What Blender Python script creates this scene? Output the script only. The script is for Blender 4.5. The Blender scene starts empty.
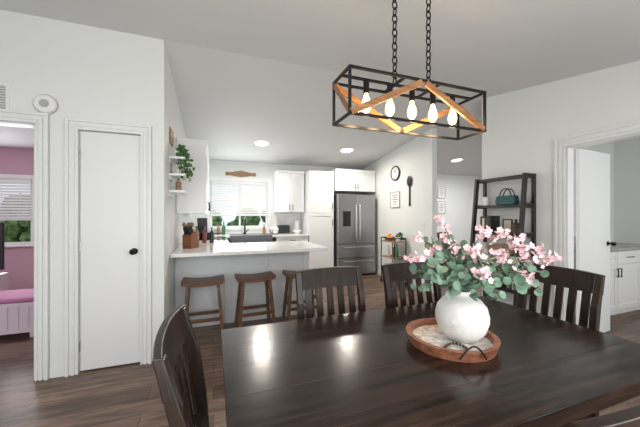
import bpy, bmesh, math, random
from mathutils import Vector, Matrix
random.seed(7)
D=bpy.data; C=bpy.context
COL=C.scene.collection
pi=math.pi

# ---------------------------------------------------------------- materials
def newmat(name):
    m=D.materials.new(name); m.use_nodes=True
    nt=m.node_tree; b=nt.nodes['Principled BSDF']
    return m,nt,b
def paint(name,col,rough=.5,metal=0,bump=0,bscale=200,var=0,vscale=6,emit=None,es=0,spec=None,coat=0):
    m,nt,b=newmat(name)
    b.inputs['Base Color'].default_value=(*col,1)
    b.inputs['Roughness'].default_value=rough
    b.inputs['Metallic'].default_value=metal
    if coat: b.inputs['Coat Weight'].default_value=coat
    if spec is not None: b.inputs['Specular IOR Level'].default_value=spec
    tc=nt.nodes.new('ShaderNodeTexCoord')
    if bump:
        n=nt.nodes.new('ShaderNodeTexNoise'); n.inputs['Scale'].default_value=bscale; n.inputs['Detail'].default_value=3
        nt.links.new(tc.outputs['Object'],n.inputs['Vector'])
        bp=nt.nodes.new('ShaderNodeBump'); bp.inputs['Strength'].default_value=bump; bp.inputs['Distance'].default_value=.01
        nt.links.new(n.outputs['Fac'],bp.inputs['Height']); nt.links.new(bp.outputs['Normal'],b.inputs['Normal'])
    if var:
        n=nt.nodes.new('ShaderNodeTexNoise'); n.inputs['Scale'].default_value=vscale; n.inputs['Detail'].default_value=4
        nt.links.new(tc.outputs['Object'],n.inputs['Vector'])
        r=nt.nodes.new('ShaderNodeValToRGB')
        r.color_ramp.elements[0].position=.3; r.color_ramp.elements[1].position=.7
        r.color_ramp.elements[0].color=(*[max(0,c*(1-var)) for c in col],1)
        r.color_ramp.elements[1].color=(*[min(1,c*(1+var)) for c in col],1)
        nt.links.new(n.outputs['Fac'],r.inputs['Fac']); nt.links.new(r.outputs['Color'],b.inputs['Base Color'])
    if emit:
        b.inputs['Emission Color'].default_value=(*emit,1); b.inputs['Emission Strength'].default_value=es
    return m
def wood(name,c1,c2,axis=0,rough=.4,scale=(1.5,30,30),coat=0,bump=.1,lo=.35,hi=.68,spec=.5):
    m,nt,b=newmat(name)
    tc=nt.nodes.new('ShaderNodeTexCoord'); mp=nt.nodes.new('ShaderNodeMapping')
    s=list(scale)
    if axis==1: s=[scale[1],scale[0],scale[2]]
    if axis==2: s=[scale[1],scale[2],scale[0]]
    mp.inputs['Scale'].default_value=s
    n=nt.nodes.new('ShaderNodeTexNoise'); n.inputs['Scale'].default_value=1.6; n.inputs['Detail'].default_value=6; n.inputs['Roughness'].default_value=.65
    n.inputs['Distortion'].default_value=.4
    r=nt.nodes.new('ShaderNodeValToRGB')
    r.color_ramp.elements[0].position=lo; r.color_ramp.elements[1].position=hi
    r.color_ramp.elements[0].color=(*c1,1); r.color_ramp.elements[1].color=(*c2,1)
    nt.links.new(tc.outputs['Object'],mp.inputs['Vector']); nt.links.new(mp.outputs['Vector'],n.inputs['Vector'])
    nt.links.new(n.outputs['Fac'],r.inputs['Fac']); nt.links.new(r.outputs['Color'],b.inputs['Base Color'])
    bp=nt.nodes.new('ShaderNodeBump'); bp.inputs['Strength'].default_value=bump; bp.inputs['Distance'].default_value=.004
    nt.links.new(n.outputs['Fac'],bp.inputs['Height']); nt.links.new(bp.outputs['Normal'],b.inputs['Normal'])
    b.inputs['Roughness'].default_value=rough; b.inputs['Specular IOR Level'].default_value=spec
    if coat: b.inputs['Coat Weight'].default_value=coat; b.inputs['Coat Roughness'].default_value=.15
    return m
def planks(name):
    m,nt,b=newmat(name)
    tc=nt.nodes.new('ShaderNodeTexCoord')
    br=nt.nodes.new('ShaderNodeTexBrick'); br.offset=.37
    br.inputs['Scale'].default_value=1; br.inputs['Brick Width'].default_value=1.2; br.inputs['Row Height'].default_value=.17
    br.inputs['Mortar Size'].default_value=.002; br.inputs['Bias'].default_value=0
    br.inputs['Color1'].default_value=(.195,.130,.098,1); br.inputs['Color2'].default_value=(.105,.068,.051,1); br.inputs['Mortar'].default_value=(.03,.02,.016,1)
    nt.links.new(tc.outputs['Object'],br.inputs['Vector'])
    mp=nt.nodes.new('ShaderNodeMapping'); mp.inputs['Scale'].default_value=(1.1,11,1)
    nt.links.new(tc.outputs['Object'],mp.inputs['Vector'])
    n=nt.nodes.new('ShaderNodeTexNoise'); n.inputs['Scale'].default_value=2.2; n.inputs['Detail'].default_value=7; n.inputs['Roughness'].default_value=.7; n.inputs['Distortion'].default_value=.6
    nt.links.new(mp.outputs['Vector'],n.inputs['Vector'])
    r=nt.nodes.new('ShaderNodeValToRGB'); r.color_ramp.elements[0].position=.33; r.color_ramp.elements[1].position=.68
    r.color_ramp.elements[0].color=(.38,.38,.38,1); r.color_ramp.elements[1].color=(1.8,1.76,1.7,1)
    nt.links.new(n.outputs['Fac'],r.inputs['Fac'])
    mx=nt.nodes.new('ShaderNodeMixRGB'); mx.blend_type='MULTIPLY'; mx.inputs[0].default_value=1
    nt.links.new(br.outputs['Color'],mx.inputs[1]); nt.links.new(r.outputs['Color'],mx.inputs[2])
    nt.links.new(mx.outputs[0],b.inputs['Base Color'])
    b.inputs['Roughness'].default_value=.34; b.inputs['Specular IOR Level'].default_value=.35
    bp=nt.nodes.new('ShaderNodeBump'); bp.inputs['Strength'].default_value=.12; bp.inputs['Distance'].default_value=.004
    nt.links.new(n.outputs['Fac'],bp.inputs['Height']); nt.links.new(bp.outputs['Normal'],b.inputs['Normal'])
    return m

WALL=paint('wall_paint',(.79,.815,.805),.7,bump=.12,bscale=60)
CEIL=paint('ceiling_paint',(.71,.72,.725),.8,bump=.25,bscale=90)
PINK=paint('pink_wall_paint',(.56,.36,.44),.7)
TRIM=paint('trim_white',(.82,.84,.845),.35)
DOORM=paint('door_white',(.81,.83,.84),.38)
CAB=paint('cabinet_white',(.84,.85,.855),.3)
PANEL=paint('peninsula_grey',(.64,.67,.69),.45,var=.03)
QUARTZ=paint('quartz',(.85,.85,.84),.12,var=.05,vscale=9)
GREYTOP=paint('grey_stone',(.36,.36,.36),.25,var=.15,vscale=30)
FLOOR=planks('vinyl_planks')
TABLE=wood('espresso_table',(.005,.003,.0025),(.055,.030,.021),0,.20,(1.0,19,19),coat=0,bump=.11,lo=.40,hi=.76,spec=.42)
CHAIR=wood('espresso_chair',(.009,.0055,.0045),(.031,.018,.013),2,.3,(3,40,40),coat=0,spec=.38)
STOOLW=wood('stool_brown',(.07,.032,.019),(.20,.105,.06),0,.4,(3,40,40),spec=.3)
SHELFM=wood('bookcase_dark',(.010,.008,.008),(.03,.022,.02),0,.4)
WOOD=wood('orange_wood',(.16,.068,.022),(.36,.17,.06),0,.45,(4,50,50))
TRAYW=wood('tray_wood',(.17,.06,.03),(.40,.17,.095),0,.4,(5,30,30))
BLACK=paint('black_metal',(.012,.012,.013),.35,metal=.6)
BLACKP=paint('black_plastic',(.015,.015,.017),.3)
STEEL=paint('stainless',(.34,.34,.35),.3,metal=.9,var=.05,vscale=2)
STEELD=paint('stainless_dark',(.13,.13,.14),.3,metal=.85)
CHROME=paint('chrome',(.6,.6,.62),.15,metal=1)
CERAM=paint('vase_ceramic',(.70,.69,.66),.45,bump=.35,bscale=40,var=.09,vscale=25)
LEAF=paint('eucalyptus_leaf',(.135,.225,.155),.5,var=.5,vscale=14)
LEAFG=paint('pothos_leaf',(.05,.15,.035),.45,var=.5,vscale=30)
STEM=paint('twig_brown',(.12,.08,.05),.7)
BLOS=paint('pink_petals',(.86,.575,.615),.6,var=.33,vscale=40)
CREAM=paint('cream',(.75,.70,.6),.5)
TRAYB=paint('tray_whitewash',(.64,.60,.55),.5,var=.45,vscale=40)
WHITE=paint('plain_white',(.85,.85,.85),.4)
RIMG=paint('device_rim',(.42,.44,.45),.5)
BLIND=paint('blind_white',(.78,.80,.81),.5)
LAMP=paint('lamp_lens',(1,1,1),.5,emit=(1,.95,.86),es=3)
BULB=paint('bulb_glow',(1,.75,.45),.3,emit=(1,.60,.24),es=4.2)
BRASS=paint('brass',(.55,.36,.14),.3,metal=.9)
TEAL=paint('teal_fabric',(.03,.10,.12),.6,var=.2,vscale=20)
RED=paint('brick_red',(.25,.06,.04),.5)
ORANGE=paint('orange_peel',(.85,.33,.04),.5)
GREENB=paint('bottle_green',(.04,.16,.07),.2)
MAGENTA=paint('rose_cushion',(.52,.20,.38),.7)
BENCHM=paint('bench_blush',(.74,.64,.71),.5)
LILAC=paint('lilac_paint',(.66,.66,.73),.6)
HEDGE=paint('hedge_green',(.14,.25,.09),.8,var=.8,vscale=9)
GRASS=paint('ground_grey',(.35,.35,.3),.9,var=.2)
SCREEN=paint('dark_glass',(.01,.01,.012),.08)
TAN=wood('tan_wood',(.22,.13,.07),(.42,.28,.16),0,.5,(4,40,40))
BROWN=wood('brown_wicker',(.05,.028,.018),(.14,.085,.055),0,.6,(40,40,40),bump=.5)

# ---------------------------------------------------------------- mesh builder
class B:
    def __init__(s): s.bm=bmesh.new()
    def box(s,x0,x1,y0,y1,z0,z1):
        v=[s.bm.verts.new(p) for p in ((x0,y0,z0),(x1,y0,z0),(x1,y1,z0),(x0,y1,z0),(x0,y0,z1),(x1,y0,z1),(x1,y1,z1),(x0,y1,z1))]
        for f in ((0,3,2,1),(4,5,6,7),(0,1,5,4),(1,2,6,5),(2,3,7,6),(3,0,4,7)): s.bm.faces.new([v[i] for i in f])
        return s
    def hexa(s,a,b):
        va=[s.bm.verts.new(p) for p in a]; vb=[s.bm.verts.new(p) for p in b]; n=len(a)
        s.bm.faces.new(va[::-1]); s.bm.faces.new(vb)
        for i in range(n): s.bm.faces.new([va[i],va[(i+1)%n],vb[(i+1)%n],vb[i]])
        return s
    def loft(s,rings):
        rs=[[s.bm.verts.new(p) for p in r] for r in rings]; n=len(rs[0])
        s.bm.faces.new(rs[0][::-1]); s.bm.faces.new(rs[-1])
        for a,b in zip(rs,rs[1:]):
            for i in range(n): s.bm.faces.new([a[i],a[(i+1)%n],b[(i+1)%n],b[i]])
        return s
    def prism_x(s,pts,x0,x1):
        return s.hexa([(x0,y,z) for y,z in pts],[(x1,y,z) for y,z in pts])
    def prism_y(s,pts,y0,y1):
        return s.hexa([(x,y0,z) for x,z in pts],[(x,y1,z) for x,z in pts])
    def prism_z(s,pts,z0,z1):
        return s.hexa([(x,y,z0) for x,y in pts],[(x,y,z1) for x,y in pts])
    def beam(s,p0,p1,w,h,up=(0,0,1)):
        p0=Vector(p0);p1=Vector(p1);d=(p1-p0).normalized();u=Vector(up)
        if abs(d.dot(u))>.99:u=Vector((1,0,0))
        a=d.cross(u).normalized();c=a.cross(d).normalized()
        q=[(-w/2,-h/2),(w/2,-h/2),(w/2,h/2),(-w/2,h/2)]
        return s.hexa([p0+a*i+c*j for i,j in q],[p1+a*i+c*j for i,j in q])
    def cyl(s,p0,p1,r0,r1=None,n=16):
        if r1 is None:r1=r0
        p0=Vector(p0);p1=Vector(p1);d=(p1-p0).normalized();u=Vector((0,0,1))
        if abs(d.dot(u))>.99:u=Vector((1,0,0))
        a=d.cross(u).normalized();c=a.cross(d)
        R=[(math.cos(2*pi*i/n),math.sin(2*pi*i/n)) for i in range(n)]
        return s.hexa([p0+(a*x+c*y)*r0 for x,y in R],[p1+(a*x+c*y)*r1 for x,y in R])
    def rev(s,prof,c=(0,0,0),n=32,sx=1,sy=1,closed=False):
        rings=[]
        for r,z in prof:
            rings.append([s.bm.verts.new((c[0]+max(r,1e-4)*sx*math.cos(2*pi*i/n),c[1]+max(r,1e-4)*sy*math.sin(2*pi*i/n),c[2]+z)) for i in range(n)])
        pr=list(zip(rings,rings[1:]))
        if closed: pr.append((rings[-1],rings[0]))
        for a,b in pr:
            for i in range(n): s.bm.faces.new([a[i],a[(i+1)%n],b[(i+1)%n],b[i]])
        if not closed:
            s.bm.faces.new(rings[0][::-1]); s.bm.faces.new(rings[-1])
        return s
    def sph(s,c,r,n=14,sz=1,sx=1,sy=1):
        k=n//2
        return s.rev([(r*math.sin(pi*i/k),-r*sz*math.cos(pi*i/k)) for i in range(k+1)],c,n,sx,sy)
    def tube(s,pts,r,n=8,r1=None,closed=False):
        pts=[Vector(p) for p in pts];rings=[];N=len(pts);prev=None
        for k,p in enumerate(pts):
            if closed: d=(pts[(k+1)%N]-pts[k-1]).normalized()
            else: d=(pts[min(k+1,N-1)]-pts[max(k-1,0)]).normalized()
            if prev is None:
                u=Vector((0,0,1)) if abs(d.z)<.9 else Vector((1,0,0)); a=d.cross(u).normalized()
            else:
                a=(prev-d*prev.dot(d)).normalized()
            prev=a;c=d.cross(a)
            rr=r if r1 is None else r+(r1-r)*k/(N-1)
            rings.append([s.bm.verts.new(p+(a*math.cos(2*pi*i/n)+c*math.sin(2*pi*i/n))*rr) for i in range(n)])
        pr=list(zip(rings,rings[1:]))
        if closed: pr.append((rings[-1],rings[0]))
        for a,b in pr:
            for i in range(n): s.bm.faces.new([a[i],a[(i+1)%n],b[(i+1)%n],b[i]])
        if not closed:
            s.bm.faces.new(rings[0][::-1]); s.bm.faces.new(rings[-1])
        return s
    def disc(s,c,nrm,rx,ry,updir,n=8,cup=.15):
        c=Vector(c);nrm=Vector(nrm).normalized();a=Vector(updir);a=(a-nrm*a.dot(nrm))
        a=a.normalized() if a.length>1e-4 else nrm.orthogonal().normalized()
        b=nrm.cross(a)
        m=s.bm.verts.new(c-nrm*rx*cup)
        vs=[s.bm.verts.new(c+a*math.cos(2*pi*i/n)*ry+b*math.sin(2*pi*i/n)*rx) for i in range(n)]
        for i in range(n): s.bm.faces.new([m,vs[i],vs[(i+1)%n]])
        return s
    def done(s,name,mat,parent=None,bevel=0,smooth=False,label=None,loc=None):
        bmesh.ops.recalc_face_normals(s.bm,faces=s.bm.faces)
        me=D.meshes.new(name); s.bm.to_mesh(me); s.bm.free()
        me.materials.append(mat)
        if smooth:
            for p in me.polygons:p.use_smooth=True
        o=D.objects.new(name,me); COL.objects.link(o)
        if parent: o.parent=parent
        if loc: o.location=loc
        if bevel:
            m=o.modifiers.new('bevel','BEVEL'); m.width=bevel; m.segments=2; m.limit_method='ANGLE'
        if label:o['label']=label
        return o
def smooth_angle(o,a=40):
    o.data.polygons.foreach_set('use_smooth',[True]*len(o.data.polygons))
    try: o.data.set_sharp_from_angle(angle=math.radians(a))
    except Exception: pass
    return o
def thing(name,label,cat,loc=(0,0,0),rot=0,group=None):
    e=D.objects.new(name,None); e.empty_display_size=.1; COL.objects.link(e)
    e.location=loc; e.rotation_euler=(0,0,rot); e['label']=label; e['category']=cat
    if group:e['group']=group
    return e
def single(o,label,cat,group=None):
    o['label']=label;o['category']=cat
    if group:o['group']=group
    return o
def dup(root,loc,rot=None,label=None):
    def rec(o,par):
        n=o.copy(); COL.objects.link(n)
        if par: n.parent=par
        for c in list(o.children): rec(c,n)
        return n
    n=rec(root,None); n.location=loc
    if rot is not None:n.rotation_euler=(0,0,rot)
    if label:n['label']=label
    return n
def struct(o): o['kind']='structure'; return o

# ---------------------------------------------------------------- shell
def zc(y): return 2.91-.165*(2.96-y) if y<2.96 else 2.91-.136*(y-2.96)
def wall_x(name,y0,y1,x0,x1,ops=(),mat=WALL,top=None):
    t=top or min(zc(y0),zc(y1))+.015
    b=B();x=x0
    for xa,xb,za,zb in sorted(ops):
        if xa>x:b.box(x,xa,y0,y1,0,t)
        if za>0:b.box(xa,xb,y0,y1,0,za)
        b.box(xa,xb,y0,y1,zb,t);x=xb
    if x1>x:b.box(x,x1,y0,y1,0,t)
    return struct(b.done(name,mat))
def wall_y(name,x0,x1,y0,y1,ops=(),mat=WALL):
    b=B()
    def seg(a,c,z0):
        ys=[a]+([2.96] if a<2.96<c else [])+[c]
        b.prism_x([(a,z0),(c,z0)]+[(y,zc(y)+.01) for y in ys[::-1]],x0,x1)
    y=y0
    for ya,yb,za,zb in sorted(ops):
        if ya>y:seg(y,ya,0)
        if za>0:b.box(x0,x1,ya,yb,0,za)
        seg(ya,yb,zb);y=yb
    if y1>y:seg(y,y1,0)
    return struct(b.done(name,mat))
struct(B().box(-4.7,8.4,-.6,6.45,-.1,0).done('floor',FLOOR))
cp=[(-.6,zc(-.6)),(2.96,2.91),(6.45,zc(6.45)),(6.45,zc(6.45)+.1),(2.96,3.01),(-.6,zc(-.6)+.1)]
struct(B().prism_x(cp,-4.7,8.4).done('ceiling',CEIL))
OPX=(-2.12,-1.33); CLX=(-1.05,-.602)
wall_x('wall_closet',2.96,3.06,-2.75,-.42,[(OPX[0],OPX[1],0,2.05),(CLX[0],CLX[1],0,2.03)])
wall_y('wall_kitchen',-.52,-.42,3.06,6.35)
wall_x('wall_back',6.35,6.45,-.6,8.3,[(-.06,1.12,1.05,2.03)])
wall_x('wall_bedroom',6.35,6.45,-4.6,-.6,[(-3.95,-2.9,.82,1.93)],mat=PINK)
wall_y('wall_bedroom_side',-1.2,-1.13,3.06,6.35,mat=PINK)
wall_y('wall_bedroom_end',-4.6,-4.5,2.96,6.35,mat=PINK)
wall_y('wall_pantry',3.45,3.55,3.92,6.35)
wall_y('wall_right',3.45,3.55,-.5,2.96,[(1.13,1.95,0,2.03)])
wall_x('wall_bath_far',2.86,2.96,3.55,8.3)
wall_y('wall_bath_end',6.3,6.4,-.5,2.86)
wall_y('wall_end',8.3,8.4,-.5,6.35,mat=LILAC)
wall_x('wall_front',-.6,-.5,-2.75,6.4,[(-1.7,2.4,.35,2.1),(4.2,5.6,.9,1.9)])
wall_y('wall_left',-2.85,-2.75,-.5,3.06)
def casing(name,a0,a1,top,face,axis,sgn,w=.085,z0=0):
    b=B()
    def bx(p0,p1,z0_,z1_,t):
        if axis=='x':
            ys=sorted((face,face+sgn*t)); b.box(p0,p1,ys[0],ys[1],z0_,z1_)
        else:
            xs=sorted((face,face+sgn*t)); b.box(xs[0],xs[1],p0,p1,z0_,z1_)
    for k,(o,i,t) in enumerate(((w,0,.010),(w,w*.74,.032),(w*.55,w*.32,.024),(w*.16,0,.022))):
        bx(a0-o,a0-i,z0,top+i,t); bx(a1+i,a1+o,z0,top+i,t); bx(a0-o,a1+o,top+i,top+o,t)
    return struct(b.done(name,TRIM,bevel=.002))
casing('trim_1',CLX[0],CLX[1],2.03,2.96,'x',-1)
casing('trim_2',OPX[0],OPX[1],2.05,2.96,'x',-1)
casing('trim_3',1.13,1.95,2.03,3.45,'y',-1,w=.1)
b=B();b.box(OPX[1]-.015,OPX[1],2.962,3.065,0,2.05);b.box(OPX[0],OPX[0]+.015,2.962,3.065,0,2.05);b.box(OPX[0],OPX[1],2.962,3.065,2.035,2.05);struct(b.done('trim_4',TRIM))
b=B();b.box(3.452,3.555,1.935,1.95,0,2.03);b.box(3.452,3.555,1.13,1.145,0,2.03);b.box(3.452,3.555,1.145,1.935,2.015,2.03);struct(b.done('trim_5',TRIM))
def base(name,x0,x1,y0,y1):
    struct(B().box(x0,x1,y0,y1,0,.085).done(name,TRIM,bevel=.003))
base('baseboard_closet',-1.242,-1.138,2.948,2.96)
base('baseboard_closet_right',-.515,-.42,2.948,2.96)
base('baseboard_corner',-.42,-.408,2.948,3.70)
base('baseboard_right',3.438,3.45,2.055,2.96)
base('baseboard_right_near',3.438,3.45,-.5,1.025)
base('baseboard_pantry',3.438,3.45,3.92,5.6)
base('baseboard_pantry_end',3.438,3.55,3.908,3.92)
base('baseboard_back',3.55,8.3,6.338,6.35)
base('baseboard_left',-2.75,-2.738,-.5,2.96)
struct(B().box(-12,16,-14,14,-.3,-.12).done('ground',GRASS))
def hedge(x,y,w,h,seed):
    random.seed(seed);b=B()
    for i in range(60):
        b.sph((random.uniform(-w/2,w/2),random.uniform(-.25,.25),random.uniform(.1,h)),random.uniform(.15,.35),8)
    o=b.done('hedge',HEDGE,loc=(x,y,-.12)); o['kind']='stuff'
    single(o,'leafy green garden hedge outside the window','hedge')
hedge(.6,8.2,4,1.5,1);hedge(-4.2,8.4,4,1.7,2)

d=thing('door_1','narrow white flush closet door with black knob','door',(0,0,0)); d['kind']='structure'
B().box(CLX[0]+.004,CLX[1]-.004,2.975,3.01,.012,2.025).done('door_panel',DOORM,d,bevel=.002)
k=B();k.cyl((-.655,2.975,1.0),(-.655,2.966,1.0),.028,n=20);k.cyl((-.655,2.968,1.0),(-.655,2.93,1.0),.009);k.sph((-.655,2.915,1.0),.026,16);smooth_angle(k.done('door_knob',BLACK,d,label='round black door knob'))
for z in (.22,1.05,1.82): B().cyl((CLX[0]+.004,2.966,z-.04),(CLX[0]+.004,2.966,z+.04),.006,n=8).done('hinge',CHROME,d,label='small metal hinge')
d=thing('door_2','white flush interior door standing open','door',(3.56,1.925,0),math.radians(5)); d['kind']='structure'
B().box(.0,.66,-.035,0,.012,2.01).done('door_panel',DOORM,d,bevel=.002)
k=B();k.cyl((.60,-.035,1.0),(.60,-.07,1.0),.01);k.sph((.60,-.085,1.0),.024,16);k.cyl((.60,-.035,1.0),(.60,-.041,1.0),.026);smooth_angle(k.done('door_knob',BLACK,d,label='round black door knob'))

def window(name,x0,x1,z0,z1,y,blind_z,n_mull=1,lab='white framed window with horizontal slat blind'):
    w=thing(name,lab,'window',(0,0,0)); w['kind']='structure'
    b=B();t=.04
    b.box(x0,x1,y+.03,y+.08,z0,z0+t);b.box(x0,x1,y+.03,y+.08,z1-t,z1)
    b.box(x0,x0+t,y+.03,y+.08,z0+t,z1-t);b.box(x1-t,x1,y+.03,y+.08,z0+t,z1-t)
    for i in range(n_mull):
        xm=x0+(x1-x0)*(i+1)/(n_mull+1); b.box(xm-.02,xm+.02,y+.035,y+.075,z0+t,z1-t)
    b.done('window_frame',TRIM,w)
    b=B();c=.07
    b.box(x0-c,x1+c,y-.018,y,z1,z1+c);b.box(x0-c,x0,y-.018,y,z0,z1);b.box(x1,x1+c,y-.018,y,z0,z1);b.box(x0-c-.02,x1+c+.02,y-.04,y,z0-.035,z0)
    b.done('window_casing',TRIM,w,bevel=.003)
    b=B();b.box(x0+.01,x1-.01,y-.01,y+.028,z1-.05,z1-.004)
    z=z1-.075
    while z>blind_z:
        b.prism_x([(y+.0,z-.017),(y+.003,z-.019),(y+.021,z+.017),(y+.018,z+.019)],x0+.015,x1-.015); z-=.048
    b.box(x0+.012,x1-.012,y-.006,y+.024,blind_z-.03,blind_z-.005)
    b.done('window_blind',BLIND,w,label='white horizontal slat blind')
    return w
window('window_1',-.06,1.12,1.05,2.03,6.35,1.33)
window('window_2',-3.95,-2.9,.82,1.93,6.35,1.26)
b=B()
for z0,z1,x0,x1 in ((.35,.41,-1.7,2.4),(2.04,2.1,-1.7,2.4)): b.box(x0,x1,-.58,-.52,z0,z1)
for x in (-1.7,-.35,1.0,2.34): b.box(x,x+.06,-.58,-.52,.41,2.04)
struct(b.done('window_3',TRIM))

# ---------------------------------------------------------------- cabinets
def shaker(root,x0,x1,z0,z1,handle=None,part='door',hm=BLACK):
    b=B();f=min(.055,(z1-z0)*.28);t=.02
    b.box(x0,x1,-t+.009,0,z0,z1)
    b.box(x0,x0+f,-t,-t+.009,z0,z1);b.box(x1-f,x1,-t,-t+.009,z0,z1)
    b.box(x0+f,x1-f,-t,-t+.009,z0,z0+f);b.box(x0+f,x1-f,-t,-t+.009,z1-f,z1)
    o=b.done('cabinet_'+part,CAB,root)
    if handle:
        hx,hz,vert=handle;h=B();L=.06
        if vert:
            h.cyl((hx,-t-.025,hz-L),(hx,-t-.025,hz+L),.006,n=8)
            for s in(-1,1):h.cyl((hx,-t,hz+s*L*.8),(hx,-t-.025,hz+s*L*.8),.004,n=8)
        else:
            h.cyl((hx-L,-t-.025,hz),(hx+L,-t-.025,hz),.006,n=8)
            for s in(-1,1):h.cyl((hx+s*L*.8,-t,hz),(hx+s*L*.8,-t-.025,hz),.004,n=8)
        h.done('handle',hm,o,label='slim black bar handle')
    return o
def cabinet(name,label,loc,rot,w,dep,h,ndoor=2,drawers=0,crown=False,toe=False,high=False,split=None):
    r=thing(name,label,'cabinet',loc,rot)
    b=B();zb=.1 if toe else 0
    b.box(0,w,0,dep,zb,h)
    if toe:b.box(0,w,.06,dep,0,zb)
    if crown:b.box(-.0,w,-.03,dep,h-.0,h+.05)
    b.done('cabinet_body',CAB,r)
    g=.004;zt=h-g;z0=zb+g
    if drawers:
        dw=w/drawers
        for i in range(drawers): shaker(r,i*dw+g,(i+1)*dw-g,h-.16,h-g,((i+.5)*dw,h-.08,False),'drawer')
        zt=h-.17
    dw=w/ndoor
    spans=[(z0,zt)] if not split else [(z0,split-g),(split+g,zt)]
    for k,(za,zb2) in enumerate(spans):
        for i in range(ndoor):
            side = (i==0) if ndoor>1 else True
            hx=(i+1)*dw-.035 if side else i*dw+.035
            if high: hz=za+.1
            else: hz=zb2-.1
            if split: hz= zb2-.2 if k==0 else za+.15
            shaker(r,i*dw+g,(i+1)*dw-g,za,zb2,(hx,hz,True))
    return r
cabinet('wall_cabinet','white shaker wall cabinet beside the kitchen window',(1.25,6.02,1.38),0,.6,.325,.83,2,high=True,crown=True)
cabinet('pantry_cabinet','tall white shaker pantry cabinet beside refrigerator',(1.87,5.76,0),0,.56,.585,2.2,1,toe=True,crown=True,split=1.36)
cabinet('fridge_wall_cabinet','white shaker cabinet above the refrigerator',(2.45,5.72,1.84),0,.98,.625,.42,2,high=True,crown=True)
lc=cabinet('wall_cabinet','white shaker wall cabinet over stove counter',(-.10,3.86,1.34),pi/2,2.09,.315,.86,4,high=True,crown=True)
b=B();dp=.315;hh=.86;f_=.055
b.box(-.008,0,.0,f_,0,hh);b.box(-.008,0,dp-f_,dp,0,hh);b.box(-.008,0,f_,dp-f_,0,f_);b.box(-.008,0,f_,dp-f_,hh-f_,hh)
b.done('end_panel',CAB,lc)
cabinet('base_cabinet','white shaker base cabinet beside sink',(1.19,5.77,0),0,.66,.575,.88,1,1,toe=True)
cabinet('sink_cabinet','white shaker base cabinet under the sink',(.27,5.77,0),0,.90,.575,.66,2,toe=True)
cabinet('base_cabinet','white corner base cabinet by the stove',(.2,5.67,0),pi/2,.66,.615,.88,1,1,toe=True)
cabinet('base_cabinet','white base cabinet between peninsula and stove',(.2,4.315,0),pi/2,.575,.615,.88,1,1,toe=True)
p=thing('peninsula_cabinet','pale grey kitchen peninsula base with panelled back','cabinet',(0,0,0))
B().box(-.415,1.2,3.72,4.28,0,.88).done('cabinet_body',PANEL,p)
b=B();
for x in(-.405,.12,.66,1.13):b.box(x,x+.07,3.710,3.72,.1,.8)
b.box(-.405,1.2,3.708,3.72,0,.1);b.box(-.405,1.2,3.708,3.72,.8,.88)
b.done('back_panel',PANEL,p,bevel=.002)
single(B().box(-.415,1.33,3.31,4.30,.881,.921).done('countertop',QUARTZ,bevel=.005),'white quartz peninsula countertop with overhang','countertop')
b=B();b.box(-.415,1.865,5.73,6.345,.881,.921);b.box(-.415,.22,5.67,5.73,.881,.921)
single(b.done('countertop',QUARTZ,bevel=.004),'white quartz countertop under the kitchen window','countertop')
single(B().box(-.415,.22,4.302,4.895,.881,.921).done('countertop',QUARTZ,bevel=.004),'short white quartz countertop next to stove','countertop')
struct(B().box(1.2,1.865,6.338,6.35,.922,1.37).done('trim_6',QUARTZ))
s=thing('kitchen_sink','stainless apron-front kitchen sink under window','sink',(.7,5.72,.0))
b=B();b.box(-.40,.40,-.012,.008,.67,.93);b.box(-.40,-.38,.0,.44,.922,.932);b.box(.38,.40,.0,.44,.922,.932);b.box(-.40,.40,.42,.44,.922,.932)
b.done('sink_apron',STEELD,s,bevel=.004)
B().box(-.38,.38,.008,.42,.9215,.924).done('sink_basin',STEELD,s)
f=thing('faucet','black gooseneck kitchen faucet behind sink','faucet',(.62,6.24,.922))
b=B();b.cyl((0,0,0),(0,0,.03),.03);b.tube([(0,0,.03),(0,0,.26)]+[(0,-.08+.08*math.cos(a),.26+.08*math.sin(a)) for a in [pi*i/8 for i in range(1,9)]]+[(0,-.16,.19)],.015)
smooth_angle(b.done('spout',BLACK,f)); B().cyl((.02,0,.05),(.08,0,.09),.009).done('lever',BLACK,f)
s=thing('stove','stainless range with black glass cooktop','stove',(.22,4.90,0),pi/2)
B().box(0,.76,.0,.62,.02,.905).done('stove_body',STEEL,s,bevel=.004)
B().box(0,.76,.0,.62,.906,.925).done('cooktop',SCREEN,s)
B().box(.08,.68,-.01,-.001,.3,.68).done('oven_window',SCREEN,s)
B().cyl((.06,-.04,.75),(.70,-.04,.75),.012).done('oven_handle',CHROME,s)
b=B();b.box(0,.76,.55,.62,.926,1.07);b.done('control_panel',BLACKP,s)
for i in range(4): B().cyl((.12+.17*i,-.0,.85),(.12+.17*i,-.025,.85),.018).done('knob',BLACKP,s)
f=thing('refrigerator','stainless french door refrigerator with water dispenser','refrigerator',(2.46,5.60,0))
W=.91
B().box(0,W,.06,.72,.02,1.765).done('fridge_body',STEELD,f,bevel=.005)
for x0,x1,hx in((.004,W/2-.003,W/2-.045),(W/2+.003,W-.004,W/2+.045)):
    dd=B().box(x0,x1,0,.058,.70,1.76).done('fridge_door',STEEL,f,bevel=.008)
    h=B();h.cyl((hx,-.045,.80),(hx,-.045,1.55),.012);h.cyl((hx,0,.84),(hx,-.045,.84),.009);h.cyl((hx,0,1.51),(hx,-.045,1.51),.009)
    smooth_angle(h.done('handle',CHROME,dd,label='long vertical metal handle'))
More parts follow.
